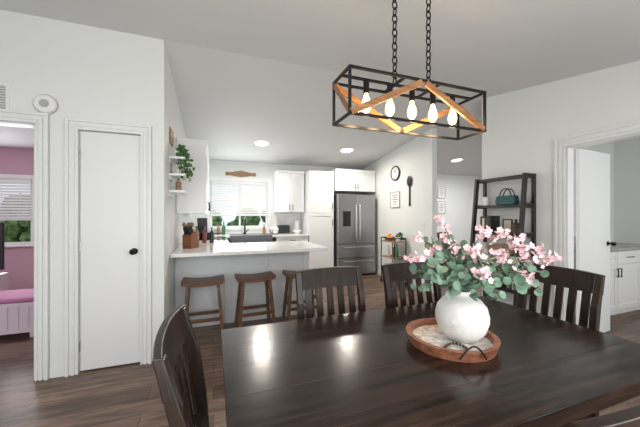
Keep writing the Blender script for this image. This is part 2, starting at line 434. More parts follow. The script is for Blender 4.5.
for z0,z1 in((.40,.69),(.04,.39)):
    dd=B().box(.004,W-.004,0,.058,z0,z1).done('freezer_drawer',STEEL,f,bevel=.008)
    h=B();h.cyl((.1,-.045,z1-.06),(W-.1,-.045,z1-.06),.012);h.cyl((.14,0,z1-.06),(.14,-.045,z1-.06),.009);h.cyl((W-.14,0,z1-.06),(W-.14,-.045,z1-.06),.009)
    smooth_angle(h.done('handle',CHROME,dd,label='horizontal metal handle'))
b=B();b.box(.12,.30,-.006,.0,1.08,1.40);b.box(.13,.29,-.012,-.006,1.32,1.39);b.box(.15,.27,-.02,-.006,1.085,1.1);b.done('water_dispenser',SCREEN,f,label='black recessed water and ice dispenser')

# ---------------------------------------------------------------- stools
def stool(loc,label,rot=0):
    s=thing('bar_stool',label,'stool',loc,rot,'stools at the peninsula')
    n=12;rings=[]
    for i in range(n+1):
        xa=-.215+.43*i/n;za=.02*(abs(xa)/.215)**2
        rings.append([(xa,-.135,.56+za),(xa,.135,.56+za),(xa,.135,.605+za),(xa,-.135,.605+za)])
    B().loft(rings).done('seat',STOOLW,s,label='gently curved saddle seat')
    for sx in(-1,1):
        for sy in(-1,1):
            B().beam((sx*.20,sy*.15,0),(sx*.15,sy*.09,.568),.036,.036,(0,1,0)).done('leg',STOOLW,s,bevel=.003)
    for sy in(-1,1): B().beam((-.18,sy*.128,.2),(.18,sy*.128,.2),.02,.035).done('stretcher',STOOLW,s)
    for sx in(-1,1): B().beam((sx*.173,-.118,.3),(sx*.173,.118,.3),.02,.035).done('stretcher',STOOLW,s)
    return s
st=stool((-.10,3.44,0),'brown wooden saddle stool beside the shelf wall')
dup(st,(.46,3.46,0),0.05,'brown wooden saddle stool between two other stools')
dup(st,(1.03,3.47,0),-.04,'brown wooden saddle stool at the open counter end')

# ---------------------------------------------------------------- dining chairs
def chair(loc,rot,label):
    c=thing('dining_chair',label,'chair',loc,rot,'dining chairs around the table')
    W=.222;HT=.985
    b=B();b.prism_z([(-W,-.22),(W,-.22),(W-.015,.18),(-W+.015,.18)],.44,.475);b.done('seat',CHAIR,c,bevel=.012)
    for s in(-1,1):
        B().beam((s*(W-.03),-.19,0),(s*(W-.03),-.19,.44),.04,.04).done('leg',CHAIR,c,bevel=.004)
        x=s*(W-.020)
        pts=[(.235,0),(.20,.44),(.213,.62),(.238,.80),(.262,.9),(.282,HT-.012)]
        B().loft([[(x-.018,y-.019+.006*(z>.8),z),(x+.018,y-.019+.006*(z>.8),z),(x+.018,y+.019-.004*(z>.8),z),(x-.018,y+.019-.004*(z>.8),z)] for y,z in pts]).done('leg',CHAIR,c,bevel=.004,label='rear leg continuing up as leaning back post')
    def yb(z): return .20+(.085*(max(z-.44,0)/.55)**1.3)
    def rail(name,z0,z1,t,curve):
        n=10;w=W-.04;rings=[]
        if name=='top_rail': w=W-.001
        for i in range(n+1):
            x=-w+2*w*i/n;cc=curve*(1-(x/w)**2);up=.008*(1-(x/w)**2) if name=='top_rail' else 0
            rings.append([(x,yb(z0)-t/2+cc,z0),(x,yb(z0)+t/2+cc,z0),(x,yb(z1)+t/2+cc,z1+up),(x,yb(z1)-t/2+cc,z1+up)])
        B().loft(rings).done(name,CHAIR,c,bevel=.003)
    rail('top_rail',.868,HT-.006,.022,.022)
    rail('lower_rail',.56,.61,.02,.018)
    for i in range(5):
        x=-.144+.072*i;cc=.018*(1-(x/.2)**2);ring=[]
        for z in(.605,.7,.8,.873):
            ring.append([(x-.02,yb(z)-.006+cc,z),(x+.02,yb(z)-.006+cc,z),(x+.02,yb(z)+.006+cc,z),(x-.02,yb(z)+.006+cc,z)])
        B().loft(ring).done('backrest_slat',CHAIR,c)
    b=B();b.box(-W+.02,W-.02,-.20,-.18,.38,.439);b.box(-W+.02,-W+.04,-.18,.18,.38,.439);b.box(W-.04,W-.02,-.18,.18,.38,.439);b.done('apron',CHAIR,c)
    for s in(-1,1):
        x=s*(W-.03);B().box(x-.01,x+.01,-.17,.2,.18,.21).done('stretcher',CHAIR,c)
    return c
ch=chair((.685,1.41,0),0,'dark espresso slat-back dining chair pushed against table')
dup(ch,(1.29,1.41,0),0,'dark espresso slat-back dining chair behind the flowers')
dup(ch,(1.785,1.20,0),-pi/2,'dark espresso slat-back dining chair at table end near bookcase')
dup(ch,(.165,.99,0),pi/2-.03,'dark espresso slat-back dining chair at table end near closet')
dup(ch,(.775,.578,0),pi,'dark espresso slat-back dining chair, only the top rail showing')
dup(ch,(4.33,4.25,0),math.radians(20),'dark wooden chair in the next room')
t=thing('dining_table','dark espresso rectangular wooden dining table','table',(.89,1.02,0))
hx,hy=.855,.475
b=B();n=5
for i in range(n):
    y0=-hy+2*hy*i/n;y1=-hy+2*hy*(i+1)/n
    b.box(-hx,hx,y0+.0001,y1-.0001,.725,.76)
b.done('tabletop',TABLE,t,bevel=.0009)
b=B();b.box(-hx+.08,hx-.08,-hy+.06,-hy+.085,.645,.724);b.box(-hx+.08,hx-.08,hy-.085,hy-.06,.645,.724);b.box(-hx+.06,-hx+.085,-hy+.08,hy-.08,.645,.724);b.box(hx-.085,hx-.06,-hy+.08,hy-.08,.645,.724)
b.done('apron',TABLE,t)
for sx in(-1,1):
    for sy in(-1,1):
        x=sx*(hx-.08);y=sy*(hy-.07)
        B().hexa([(x-.028,y-.028,0),(x+.028,y-.028,0),(x+.028,y+.028,0),(x-.028,y+.028,0)],[(x-.04,y-.04,.724),(x+.04,y-.04,.724),(x+.04,y+.04,.724),(x-.04,y+.04,.724)]).done('leg',TABLE,t,bevel=.005)

TX,TY=.975,.995
tr=thing('serving_tray','round terracotta-brown wooden tray with black wire handles','tray',(TX,TY,.761))
b=B();b.rev([(.14,0),(.174,0),(.186,.038),(.188,.042),(.166,.042),(.162,.016),(.14,.012)],n=56);smooth_angle(b.done('tray_rim',TRAYW,tr),30)
B().rev([(.0,.0125),(.162,.0125),(.162,.0165),(0,.0165)],n=40).done('tray_base',TRAYB,tr,label='whitewashed patterned tray bottom')
for a0 in (math.radians(250),math.radians(70)):
    pts=[]
    for i in range(13):
        a=a0-.26+.52*i/12
        pts.append((.194*math.cos(a),.194*math.sin(a),.02+.05*math.sin(pi*i/12)))
    smooth_angle(B().tube(pts,.0035,8).done('handle',BLACK,tr,label='curved black wire handle'))
VX,VY=1.028,.985;VZ=.778
b=B()
for i in range(22):
    a=2*pi*i/22; b.sph((-.070+.055*math.cos(a),-.085+.03*math.sin(a)+.012*math.sin(2*a),.0235),.006,8)
o=b.done('bead_garland',BROWN,loc=(TX,TY,.761));smooth_angle(o)
single(o,'loop of small dark beads lying in tray','beads')
prof=[(.0,0),(.048,0),(.068,.006),(.095,.04),(.108,.08),(.109,.105),(.100,.143),(.079,.17),(.052,.185),(.041,.192),(.039,.202),(.045,.213),(.039,.213),(.033,.203),(.035,.190),(.0,.183)]
o=B().rev(prof,n=48).done('vase',CERAM,loc=(VX,VY,VZ),smooth=True)
single(o,'round white speckled ceramic vase with narrow neck','vase')
R=Vector((.9385,-.345,0));F=Vector((.345,.9385,0))
neck=Vector((VX,VY,VZ+.2))
BQ=thing('bouquet','artificial bouquet of eucalyptus and pale pink blossom branches in vase','flowers',tuple(neck))
def bez(p0,p1,p2,p3,n):
    out=[]
    for i in range(n+1):
        t=i/n;u=1-t;out.append(p0*u**3+p1*3*u*u*t+p2*3*u*t*t+p3*t**3)
    return out
def rvec(): 
    while True:
        v=Vector((random.uniform(-1,1),random.uniform(-1,1),random.uniform(-1,1)))
        if .1<v.length<1:return v.normalized()
def branch(kind,a,bb,z,seed):
    random.seed(seed)
    tgt=Vector((VX,VY,0))+R*a+F*bb;tgt.z=z
    ang=random.uniform(0,2*pi)
    p0=neck+Vector((.015*math.cos(ang),.015*math.sin(ang),-.012))
    out=(tgt-neck);out.z=0
    p1=neck+out*.12+Vector((0,0,.09));p2=neck+out*.62+Vector((0,0,(z-neck.z)*.75+.06))
    pts=bez(p0,p1,p2,tgt,16)
    L=[p-neck for p in pts]
    th=B().tube(L,.0028,6,r1=.0014).done('eucalyptus_branch' if kind=='leaf' else 'blossom_branch',STEM,BQ)
    b=B()
    if kind=='leaf':
        for k in range(6,17):
            for sgn in(-1,1):
                if random.random()<.2: continue
                d=(L[min(k+1,16)]-L[k-1]).normalized();side=d.cross(rvec()).normalized()
                r=random.uniform(.016,.030)*(1.1-.35*k/16)
                c=L[k]+side*r*1.05
                nr=(rvec()*.8+Vector((-.3,-.6,.6))).normalized()
                b.disc(c,nr,r*.95,r,side,10,.18)
        b.done('leaves',LEAF,th,smooth=True,label='round grey-green leaves')
    else:
        for k in range(8,17):
            if k<14 and random.random()<.4:continue
            for _ in range(2 if k<14 else 4):
                c=L[k]+rvec()*random.uniform(.008,.030)
                nr=(rvec()+Vector((-.3,-.7,.4))).normalized();t1=nr.orthogonal().normalized();t2=nr.cross(t1);pr=random.uniform(.006,.0105)
                for q in range(5):
                    an=2*pi*q/5;dd=t1*math.cos(an)+t2*math.sin(an)
                    b.disc(c+dd*pr*.85+nr*pr*.25,(nr-dd*.45).normalized(),pr*.7,pr*.9,dd,7,.2)
        b.done('blossoms',BLOS,th,smooth=True,label='pale pink five-petal blossoms')
leafs=[(-.21,-.02,1.0),(-.17,-.06,1.09),(-.13,.08,1.19),(-.19,.05,1.06),(-.04,-.1,1.05),(-.05,.05,1.21),(.05,-.09,1.08),(.04,.1,1.17),(.12,-.05,1.12),(.13,.07,1.1),(.2,-.04,1.10),(.27,.04,1.09),(.33,-.03,1.07),(.29,-.08,1.01),(-.10,-.11,1.01),(.09,-.12,.99),(.17,-.02,1.05),(-.11,0,1.13),(-.14,-.09,1.04),(0,-.13,1.0),(.22,-.1,1.03)]
for i,(a,c,z) in enumerate(leafs): branch('leaf',a,c,z,100+i)
blos=[(-.225,0,1.13),(-.2,.03,1.22),(-.11,-.03,1.30),(-.04,.06,1.22),(.02,-.06,1.16),(.10,.0,1.24),(.04,-.13,1.08),(.14,-.08,1.15),(.22,.05,1.24),(.26,-.03,1.18),(.36,0,1.12),(.40,-.04,1.13),(.24,-.1,1.07),(.38,.04,1.17),(-.13,.02,1.16),(.31,.08,1.21)]
for i,(a,c,z) in enumerate(blos): branch('blossom',a,c,z,300+i)

# ---------------------------------------------------------------- pendant
XL,XR,YN,YB,ZB,ZT=.548,1.325,1.12,1.295,1.757,1.957
cx,cy=(XL+XR)/2,(YN+YB)/2
P=thing('chandelier','rectangular black lantern chandelier with wooden braces','chandelier',(cx,cy,ZB))
lx=(XR-XL)/2;ly=(YB-YN)/2;H=ZT-ZB;r=.011
b=B()
for z in(0,H):
    for y in(-ly,ly): b.box(-lx-r/2,lx+r/2,y-r/2,y+r/2,z-r/2,z+r/2)
    for x in(-lx,lx): b.box(x-r/2,x+r/2,-ly+r/2,ly-r/2,z-r/2,z+r/2)
for x in(-lx,lx):
    for y in(-ly,ly): b.box(x-r/2,x+r/2,y-r/2,y+r/2,r/2,H-r/2)
b.box(-lx+r/2,lx-r/2,-.008,.008,H-.004,H+.004)
for x in (-.102,.102): b.box(x-.006,x+.006,-ly,ly,H-.004,H+.006)
b.done('frame',BLACK,P)
for y in (-ly,ly):
    for s in(-1,1):
        if y<0: B().beam((s*(lx-.006),y,.006),(s*.012,y,H-.01),.012,.028,(0,0,1)).done('wood_brace',WOOD,P,label='diagonal natural wood brace')
        else: B().beam((s*(lx-.006),y,H-.012),(s*.012,y,.01),.012,.028,(0,0,1)).done('wood_brace',WOOD,P,label='diagonal natural wood brace')
for s in(-1,1):
    x=s*lx
    B().beam((x,-ly,.006),(x,ly,H-.006),.010,.02).done('wood_brace',WOOD,P,label='diagonal natural wood brace')
for i in range(5):
    x=-.26+.13*i
    B().cyl((x,0,H-.005),(x,0,H-.065),.014,n=16).done('bulb_socket',BLACK,P)
    pr=[(0,-.090),(.010,-.088),(.020,-.075),(.023,-.057),(.019,-.036),(.012,-.016),(.009,0)]
    B().rev(pr,(x,0,H-.065),20).done('light_bulb',BULB,P,smooth=True,label='glowing amber filament bulb')
    l=D.lights.new('bulb_light','POINT');l.energy=2.4;l.color=(1,.68,.36);l.shadow_soft_size=.03
    lo=D.objects.new('bulb_light',l);COL.objects.link(lo);lo.parent=P;lo.location=(x,0,H-.19)
zt=zc(cy)-ZB
for x in(-.102,.102):
    b=B();z=H+.018;k=0
    while z<zt-.05:
        n=12;pts=[]
        for i in range(n):
            a=2*pi*i/n;u=.0125*math.cos(a);w=.021*math.sin(a)
            pts.append((x+u,0,z+w) if k%2 else (x,u,z+w))
        b.tube(pts,.0034,6,closed=True);z+=.034;k+=1
    smooth_angle(b.done('chain',BLACK,P,label='black link chain'))
    B().cyl((x,0,z-.02),(x,0,zt-.015),.003,n=8).done('chain_hook',BLACK,P)
B().box(-.16,.16,-.05,.05,zt-.04,zt-.002).done('canopy',BLACK,P)

for i,(x,y,en) in enumerate(((.814,5.21,26),(2.48,5.20,26),(5.32,5.24,24))):
    e=thing('recessed_light','round white recessed ceiling light, lit','light',(x,y,zc(y)-.001),0,'recessed ceiling lights')
    e.rotation_euler=(-math.atan(.136),0,0)
    B().rev([(.12,-.008),(.14,-.004),(.14,0),(.12,0)],n=32,closed=True).done('light_trim',TRIM,e)
    B().rev([(0,-.007),(.119,-.007),(.119,-.001),(0,-.001)],n=32).done('light_lens',LAMP,e,label='glowing round lens')
    l=D.lights.new('downlight','AREA');l.shape='DISK';l.size=.22;l.energy=en;l.color=(1,.92,.82);l.spread=math.radians(170);l.specular_factor=.04
    lo=D.objects.new('downlight',l);COL.objects.link(lo);lo.parent=e;lo.location=(0,0,-.02)

# ---------------------------------------------------------------- wall things
e=thing('smoke_detector','round white smoke detector above doorway','smoke detector',(-1.265,2.9595,2.21))
def rv(prof,name,mat,par):
    o=B().rev(prof,n=36).done(name,mat,par);o.rotation_euler=(pi/2,0,0);return smooth_angle(o)
rv([(0,0),(.08,0),(.08,.012),(0,.012)],'detector_base',RIMG,e)
rv([(0,.012),(.074,.012),(.068,.03),(.045,.034),(0,.034)],'detector_cover',WHITE,e)
rv([(.022,.034),(.032,.034),(.032,.037),(.022,.037)],'detector_button',RIMG,e)
v=thing('air_vent','white louvred wall air vent','vent',(-1.60,2.96,2.23))
b=B();b.box(-.16,.11,-.012,0,-.11,-.09);b.box(-.16,.11,-.012,0,.09,.11);b.box(-.16,-.14,-.012,0,-.09,.09);b.box(.09,.11,-.012,0,-.09,.09)
b.done('vent_frame',TRIM,v)
b=B()
for i in range(9): z=-.08+.02*i;b.prism_x([(-.01,z-.004),(-.008,z-.006),(-.001,z+.004),(-.003,z+.006)],-.14,.09)
b.done('vent_louvre',RIMG,v)
def on_pantry(y,z): return (3.449,y,z)
c=thing('wall_clock','round black-rimmed wall clock with white face','clock',on_pantry(4.95,2.16),-pi/2)
B().cyl((0,-.001,0),(0,-.02,0),.13,n=40).done('clock_face',WHITE,c)
pts=[(.138*math.cos(2*pi*i/36),-.018,.138*math.sin(2*pi*i/36)) for i in range(36)]
smooth_angle(B().tube(pts,.014,8,closed=True).done('clock_rim',BLACK,c))
b=B()
for i in range(12):
    a=2*pi*i/12;b.beam((.1*math.cos(a),-.022,.1*math.sin(a)),(.118*math.cos(a),-.022,.118*math.sin(a)),.007,.003,(0,1,0))
b.done('hour_mark',BLACK,c)
b=B();b.beam((0,-.024,0),(.05,-.024,.05),.008,.003,(0,1,0));b.done('hour_hand',BLACK,c)
b=B();b.beam((0,-.026,0),(-.03,-.026,.09),.006,.003,(0,1,0));b.done('minute_hand',BLACK,c)
sp=thing('decorative_spoon','large dark wooden spoon hung on wall','wall decor',on_pantry(4.5,1.78),-pi/2)
o=B().sph((0,-.018,.17),.075,20,sz=1.35,sy=.25);smooth_angle(o.done('spoon_bowl',CHAIR,sp))
b=B();b.tube([(0,-.014,.09),(0,-.012,0),(0,-.012,-.2),(0,-.013,-.25)],.013,10);b.sph((0,-.013,-.26),.025,12,sz=1.3,sy=.5);smooth_angle(b.done('spoon_handle',CHAIR,sp))
def framed(name,label,loc,rot,w,h,lines=True):
    pr=thing(name,label,'picture',loc,rot)
    b=B()
    b.box(-w,w,-.018,0,-h,-h+.014);b.box(-w,w,-.018,0,h-.014,h);b.box(-w,-w+.014,-.018,0,-h+.014,h-.014);b.box(w-.014,w,-.018,0,-h+.014,h-.014);b.done('picture_frame',RIMG,pr)
    B().box(-w+.014,w-.014,-.008,0,-h+.014,h-.014).done('print_sheet',WHITE,pr)
    b=B()
    for i in range(5):
        z=h*(.56-.28*i);l=w*[.56,.38,.62,.44,.25][i];b.box(-l,l,-.0095,-.008,z-.007,z+.007)
    b.done('print_script',paint('ink',(.25,.25,.25),.6),pr)
framed('wall_print','small framed print with grey lines of script',on_pantry(4.97,1.63),-pi/2,.16,.16)
framed('wall_print','framed print hung in next room, upper one',(5.90,6.348,1.95),0,.13,.17)
framed('wall_print','framed print hung in next room, lower one',(5.90,6.348,1.53),0,.13,.17)
def plate(loc,rot,lab='white light switch plate'):
    e=thing('switch_plate',lab,'switch',loc,rot)
    B().box(-.04,.04,-.006,0,-.06,.06).done('plate',WHITE,e,bevel=.002)
    B().box(-.014,.014,-.01,-.006,-.03,.03).done('rocker',paint('rocker',(.7,.7,.7),.4),e)
plate(on_pantry(4.15,1.15),-pi/2);plate((1.62,6.337,1.12),0,'white outlet plate on backsplash')
s=thing('carved_plaque','carved tan wooden scrollwork plaque hung above window','wall decor',(.55,6.349,2.185))
b=B()
b.prism_y([(-.32,0),(-.30,.04),(-.22,.03),(-.12,.05),(0,.075),(.12,.05),(.22,.03),(.30,.04),(.32,0),(.30,-.04),(.22,-.03),(.12,-.05),(0,-.065),(-.12,-.05),(-.22,-.03),(-.30,-.04)],-.018,0)
for sg in(-1,1):
    for k in range(3):
        cxk=sg*(.1+.09*k);b.tube([(cxk+.03*math.cos(a)*(1-a/12),-.02,.03*math.sin(a)*(1-a/12)) for a in [i*.5 for i in range(18)]],.006,6)
b.done('plaque_board',TAN,s)
b=B();b.sph((0,-.022,.0),.03,12,sy=.4);b.done('plaque_boss',TAN,s)

for i,z in enumerate((1.56,1.73,1.90)):
    e=thing('floating_shelf','small white floating wall shelf','shelf',(-.42,3.42,z),0,'floating shelves beside the cabinet')
    B().box(.001,.15,-.18,.18,-.012,.012).done('shelf_board',TRIM,e,bevel=.002)
    B().box(.001,.012,-.16,.16,-.05,-.012).done('shelf_bracket',TRIM,e)
def pothos(loc,seed,drop=.3,up=.1,n=9,spread=.11):
    random.seed(seed)
    e=thing('potted_plant','trailing green plant in small white pot','plant',loc)
    r,h=.045,.08
    smooth_angle(B().rev([(0,0),(r*.7,0),(r,h),(r*.88,h),(r*.8,h*.85),(0,h*.85)],n=24).done('plant_pot',WHITE,e))
    b=B();st=B()
    for i in range(n):
        a=random.uniform(-1.7,1.7);o=random.uniform(.05,spread);hh=random.uniform(.3,1)*drop
        pts=[Vector((0,0,.07)),Vector((.5*o*math.cos(a),.5*o*math.sin(a),.08+up*random.random())),Vector((o*math.cos(a),o*math.sin(a),.05)),Vector((o*1.1*math.cos(a)+.02,o*1.1*math.sin(a),.05-hh))]
        L=bez(*pts,10);st.tube(L,.0018,5)
        for p in L[2:]:
            b.disc(p+rvec()*.015,(rvec()+Vector((.5,-.6,.4))),.016,.022,rvec(),7,.2)
    st.done('vine',LEAFG,e);b.done('leaves',LEAFG,e)
pothos((-.335,3.34,1.913),3,.26,.16,14,.12)
pothos((-.335,3.50,1.743),5,.10,.06,7,.08)
def bottle(loc,r,h,mat,lab,name='bottle',cat='bottle',capm=None):
    e=thing(name,lab,cat,loc)
    smooth_angle(B().rev([(0,0),(r,0),(r,h*.6),(r*.8,h*.7),(r*.35,h*.78),(r*.35,h*.93),(0,h*.93)],n=20).done('bottle_body',mat,e))
    B().cyl((0,0,h*.93),(0,0,h),r*.4,n=16).done('cap',capm or BLACKP,e)
    return e
bottle((-.34,3.30,1.743),.028,.11,CREAM,'cream ceramic bottle on wall shelf')
bottle((-.34,3.36,1.573),.03,.13,TAN,'brown jar on wall shelf','jar','jar')
bottle((-.34,3.48,1.573),.032,.11,WHITE,'white jar on wall shelf','jar','jar')
o=B().box(-.418,-.405,3.30,3.52,2.06,2.22).done('wall_sign',TAN,bevel=.003)
single(o,'small brown wooden sign above shelves','sign')
kb=thing('knife_block','slanted wooden knife block with black handles','knife block',(-.25,3.86,.922),math.radians(-30))
B().prism_x([(-.09,0),(.07,0),(.07,.05),(-.0,.2),(-.09,.16)],-.06,.06).done('block',wood('reddish_wood',(.16,.05,.02),(.32,.13,.06),0,.4),kb,bevel=.004)
for i in range(6):
    x=-.034+.034*(i%3);y=-.03-.035*(i//3);z=.185-.017*(i//3)
    B().beam((x,y,z-.01),(x,y-.035,z+.085),.016,.022).done('knife_handle',BLACKP,kb,bevel=.003)
b=B();b.cyl((0,0,0),(0,0,.13),.05,n=24)
u=thing('utensil_crock','dark crock holding wooden cooking utensils','utensils',(-.31,4.1,.922))
b.done('crock',STEELD,u)
random.seed(4)
for i in range(5):
    a=random.uniform(0,2*pi);x,y=.03*math.cos(a),.03*math.sin(a)
    b=B();b.cyl((x,y,.05),(x*1.8,y*1.8,.25),.006,n=8);b.sph((x*1.9,y*1.9,.27),.024,10,sz=1.4,sy=.4);smooth_angle(b.done('utensil',TAN,u))
bottle((-.22,4.42,.922),.03,.24,TAN,'brown syrup bottle on kitchen counter')
bottle((-.12,4.5,.922),.03,.2,RED,'red sauce bottle on kitchen counter')
bottle((-.02,4.44,.922),.028,.22,BLACKP,'black pepper mill on kitchen counter','pepper_mill','mill')
tb=thing('toaster','small black toaster on the counter','toaster',(1.42,6.15,.922))
B().box(-.13,.13,-.08,.08,.01,.18).done('toaster_body',BLACKP,tb,bevel=.02)
b=B();b.box(-.1,.1,-.045,-.015,.181,.184);b.box(-.1,.1,.015,.045,.181,.184);b.done('toaster_slot',CHROME,tb)
cm=thing('coffee_maker','black coffee maker with glass pot','coffee maker',(-.2,6.1,.922))
b=B();b.box(-.09,.09,-.1,.1,0,.03);b.box(-.09,.09,.04,.1,.03,.3);b.box(-.09,.09,-.1,.1,.26,.34);b.done('coffee_maker_body',BLACKP,cm,bevel=.006)
smooth_angle(B().rev([(0,.03),(.06,.03),(.068,.1),(.045,.17),(0,.17)],(0,-.03,0),20).done('coffee_pot',SCREEN,cm))
bottle((1.02,6.24,.922),.028,.2,paint('soap_amber',(.35,.16,.05),.3),'amber soap bottle beside sink','soap_bottle','soap')
bottle((1.10,6.24,.922),.025,.17,WHITE,'white soap bottle beside sink','soap_bottle','soap')
bottle((.20,6.24,.922),.035,.26,GREENB,'dark green bottle on kitchen counter')
bottle((.10,6.24,.922),.03,.22,TAN,'brown oil bottle on kitchen counter')
dr=thing('dish_rack','black wire dish rack with plates beside sink','dish rack',(1.19,6.0,.922))
b=B()
for z in(.01,.09):
    b.tube([(-.06,-.15,z),(.06,-.15,z),(.06,.15,z),(-.06,.15,z)],.004,6,closed=True)
for i in range(7):
    y=-.15+.05*i;b.tube([(-.06,y,.09),(-.05,y,.012),(.05,y,.012),(.06,y,.09)],.0025,5)
b.done('rack_wire',BLACK,dr)
for i in range(3):
    o=B().cyl((0,0,0),(0,.012,0),.075,n=24).done('dinner_plate',WHITE,loc=(1.19,5.90+.05*i,1.013));single(o,'white plate standing in dish rack','plate','plates in the dish rack')
o=B().rev([(0,0),(.05,0),(.09,.05),(.11,.08),(.1,.08),(.07,.04),(0,.02)],n=28).done('mixing_bowl',WHITE,loc=(1.68,5.98,.922));smooth_angle(o);single(o,'white bowl on counter near pantry','bowl')
pt=thing('paper_towel_holder','paper towel roll on black stand','paper towel',(1.74,6.22,.922))
b=B();b.cyl((0,0,0),(0,0,.012),.07,n=24);b.cyl((0,0,.01),(0,0,.31),.006,n=8);b.done('stand',BLACK,pt)
B().cyl((0,0,.015),(0,0,.29),.058,n=24).done('paper_roll',WHITE,pt)
po=thing('saucepan','black saucepan on the cooktop','saucepan',(-.12,5.1,.927))
smooth_angle(B().rev([(0,0),(.09,0),(.095,.1),(.088,.1),(.083,.01),(0,.01)],n=28).done('pan_body',BLACKP,po));B().cyl((.09,0,.08),(.25,.03,.09),.01).done('pan_handle',BLACKP,po)
la=thing('hanging_ladle','black cast ladle hanging beside window','ladle',(-.2,6.348,1.62))
smooth_angle(B().sph((0,-.04,-.13),.055,14,sy=.5).done('ladle_bowl',BLACK,la));B().beam((0,-.012,-.1),(0,-.012,.2),.016,.008).done('ladle_handle',BLACK,la)

# ---------------------------------------------------------------- cart
ct=thing('bar_cart','black metal serving cart with wooden shelves','cart',(3.27,4.78,0))
for sx in(-1,1):
    for sy in(-1,1):
        B().cyl((sx*.13,sy*.22,.06),(sx*.13,sy*.22,.88),.01,n=10).done('cart_post',BLACK,ct)
        smooth_angle(B().cyl((sx*.13-.01,sy*.22,.03),(sx*.13+.01,sy*.22,.03),.03,n=18).done('wheel',BLACKP,ct))
for z in(.18,.5,.8): B().box(-.14,.14,-.23,.23,z,z+.02).done('cart_shelf',TAN,ct)
b=B()
for sx in(-1,1): b.tube([(sx*.13,-.22,.88),(sx*.13,.22,.88)],.008,8)
for sy in(-1,1): b.tube([(-.13,sy*.22,.88),(.13,sy*.22,.88)],.008,8)
b.done('cart_rail',BLACK,ct)
random.seed(11)
fb=B().rev([(0,0),(.07,0),(.11,.06),(.1,.06),(.065,.012),(0,.012)],n=28).done('fruit_bowl',TAN,loc=(3.25,4.88,.821));smooth_angle(fb);single(fb,'wooden fruit bowl on serving cart','bowl')
for i,(x,y,z) in enumerate(((3.22,4.88,.87),(3.29,4.90,.87),(3.25,4.83,.875),(3.255,4.885,.925))):
    o=B().sph((0,0,0),.037,14).done('orange_fruit',ORANGE,loc=(x,y,z),smooth=True);single(o,'ripe orange in the wooden bowl','orange','oranges in the fruit bowl')
pothos((3.28,4.64,.821),9,.03,.22)
bottle((3.25,4.64,.521),.035,.26,GREENB,'dark green wine bottle on cart')
bottle((3.28,4.76,.521),.035,.24,RED,'red bottle on cart')
bottle((3.24,4.89,.521),.03,.2,CREAM,'cream bottle on cart')
o=B().box(-.1,.1,-.16,.16,0,.16).done('storage_basket',TAN,loc=(3.27,4.78,.201),bevel=.01);single(o,'woven tan basket on lower cart shelf','basket')

# ---------------------------------------------------------------- bookcase
bk=thing('bookcase','dark wooden ladder bookcase against the wall','bookcase',(3.44,2.57,0),0)
HT=1.79;yw=.315
def dep(z): return .34-.18*z/HT
for s in(-1,1):
    y=s*yw
    B().beam((-.022,y,0),(-.022,y,HT),.036,.03,(0,1,0)).done('rear_post',SHELFM,bk)
    B().beam((-dep(0),y,0),(-dep(HT),y,HT),.05,.03,(0,1,0)).done('front_post',SHELFM,bk)
zs=(.12,.44,.76,1.08,1.41,1.75)
for z in zs:
    b=B();b.box(-dep(z)+.0,-.012,-yw+.014,yw-.014,z,z+.03);b.done('bookcase_shelf',SHELFM,bk)
    for s in(-1,1): B().box(-dep(z),-.02,s*yw-.012,s*yw+.012,z-.01,z+.04).done('side_rail',SHELFM,bk)
def Z(i): return zs[i]+.031
hb=thing('handbag','teal handbag with black curved handles','handbag',(3.32,2.50,Z(4)),pi/2)
B().prism_y([(-.11,0),(.11,0),(.13,.03),(.11,.11),(-.11,.11),(-.13,.03)],-.045,.045).done('bag_body',TEAL,hb,bevel=.012)
for y in(-.03,.03): smooth_angle(B().tube([(.07*math.cos(a),y,.105+.09*math.sin(a)) for a in [pi*i/12 for i in range(13)]],.007,8).done('bag_handle',BLACKP,hb))
B().box(-.03,.03,-.05,-.045,.05,.09).done('bag_clasp',BRASS,hb)
def books(y0,z,specs,x=3.28):
    y=y0
    for t,h,m in specs:
        e=thing('book','upright book on bookcase shelf','book',(x,y,z),0,'books on the bookcase')
        b=B();b.box(-.075,.075,0,.003,0,h);b.box(-.075,.075,t-.003,t,0,h);b.box(-.078,-.075,0,t,0,h);b.done('book_cover',m,e)
        B().box(-.072,.07,.003,t-.003,.004,h-.004).done('book_pages',CREAM,e)
        y+=t+.001
books(2.62,Z(3),((.03,.2,BLACKP),(.025,.18,TEAL),(.035,.19,BROWN),(.03,.17,CREAM),(.028,.19,BROWN)))
books(2.29,Z(1),((.03,.2,RED),(.03,.22,CREAM),(.035,.2,TEAL),(.03,.21,TAN)))
pf=thing('photo_frame','small dark frame standing on bookcase shelf','picture frame',(3.33,2.50,Z(3)),-pi/2)
b=B();b.box(-.06,.06,-.008,.008,0,.012);b.box(-.06,.06,-.008,.008,.148,.16);b.box(-.06,-.048,-.008,.008,.012,.148);b.box(.048,.06,-.008,.008,.012,.148);b.done('frame_border',BLACKP,pf)
B().box(-.048,.048,-.003,.003,.012,.148).done('frame_photo',CREAM,pf)
bottle((3.28,2.36,Z(3)),.04,.16,BROWN,'dark brown ceramic jar on bookcase','jar','jar')
bottle((3.32,2.30,Z(4)),.026,.15,BROWN,'small brown bottle beside handbag')
bx=thing('wooden_box','brown wooden box with lid on bookcase','box',(3.26,2.50,Z(2)),0)
B().box(-.08,.08,-.12,.12,0,.15).done('box_body',TAN,bx,bevel=.004);B().box(-.085,.085,-.125,.125,.152,.172).done('box_lid',TAN,bx,bevel=.004)
smooth_angle(single(B().rev([(0,0),(.04,0),(.06,.06),(.045,.12),(.02,.15),(.028,.18),(.02,.18),(0,.14)],n=24).done('bud_vase',CERAM,loc=(3.26,2.75,Z(2))),'small cream bud vase on bookcase','vase'))
bottle((3.24,2.31,Z(2)),.04,.17,GREENB,'green glass bottle on bookcase')
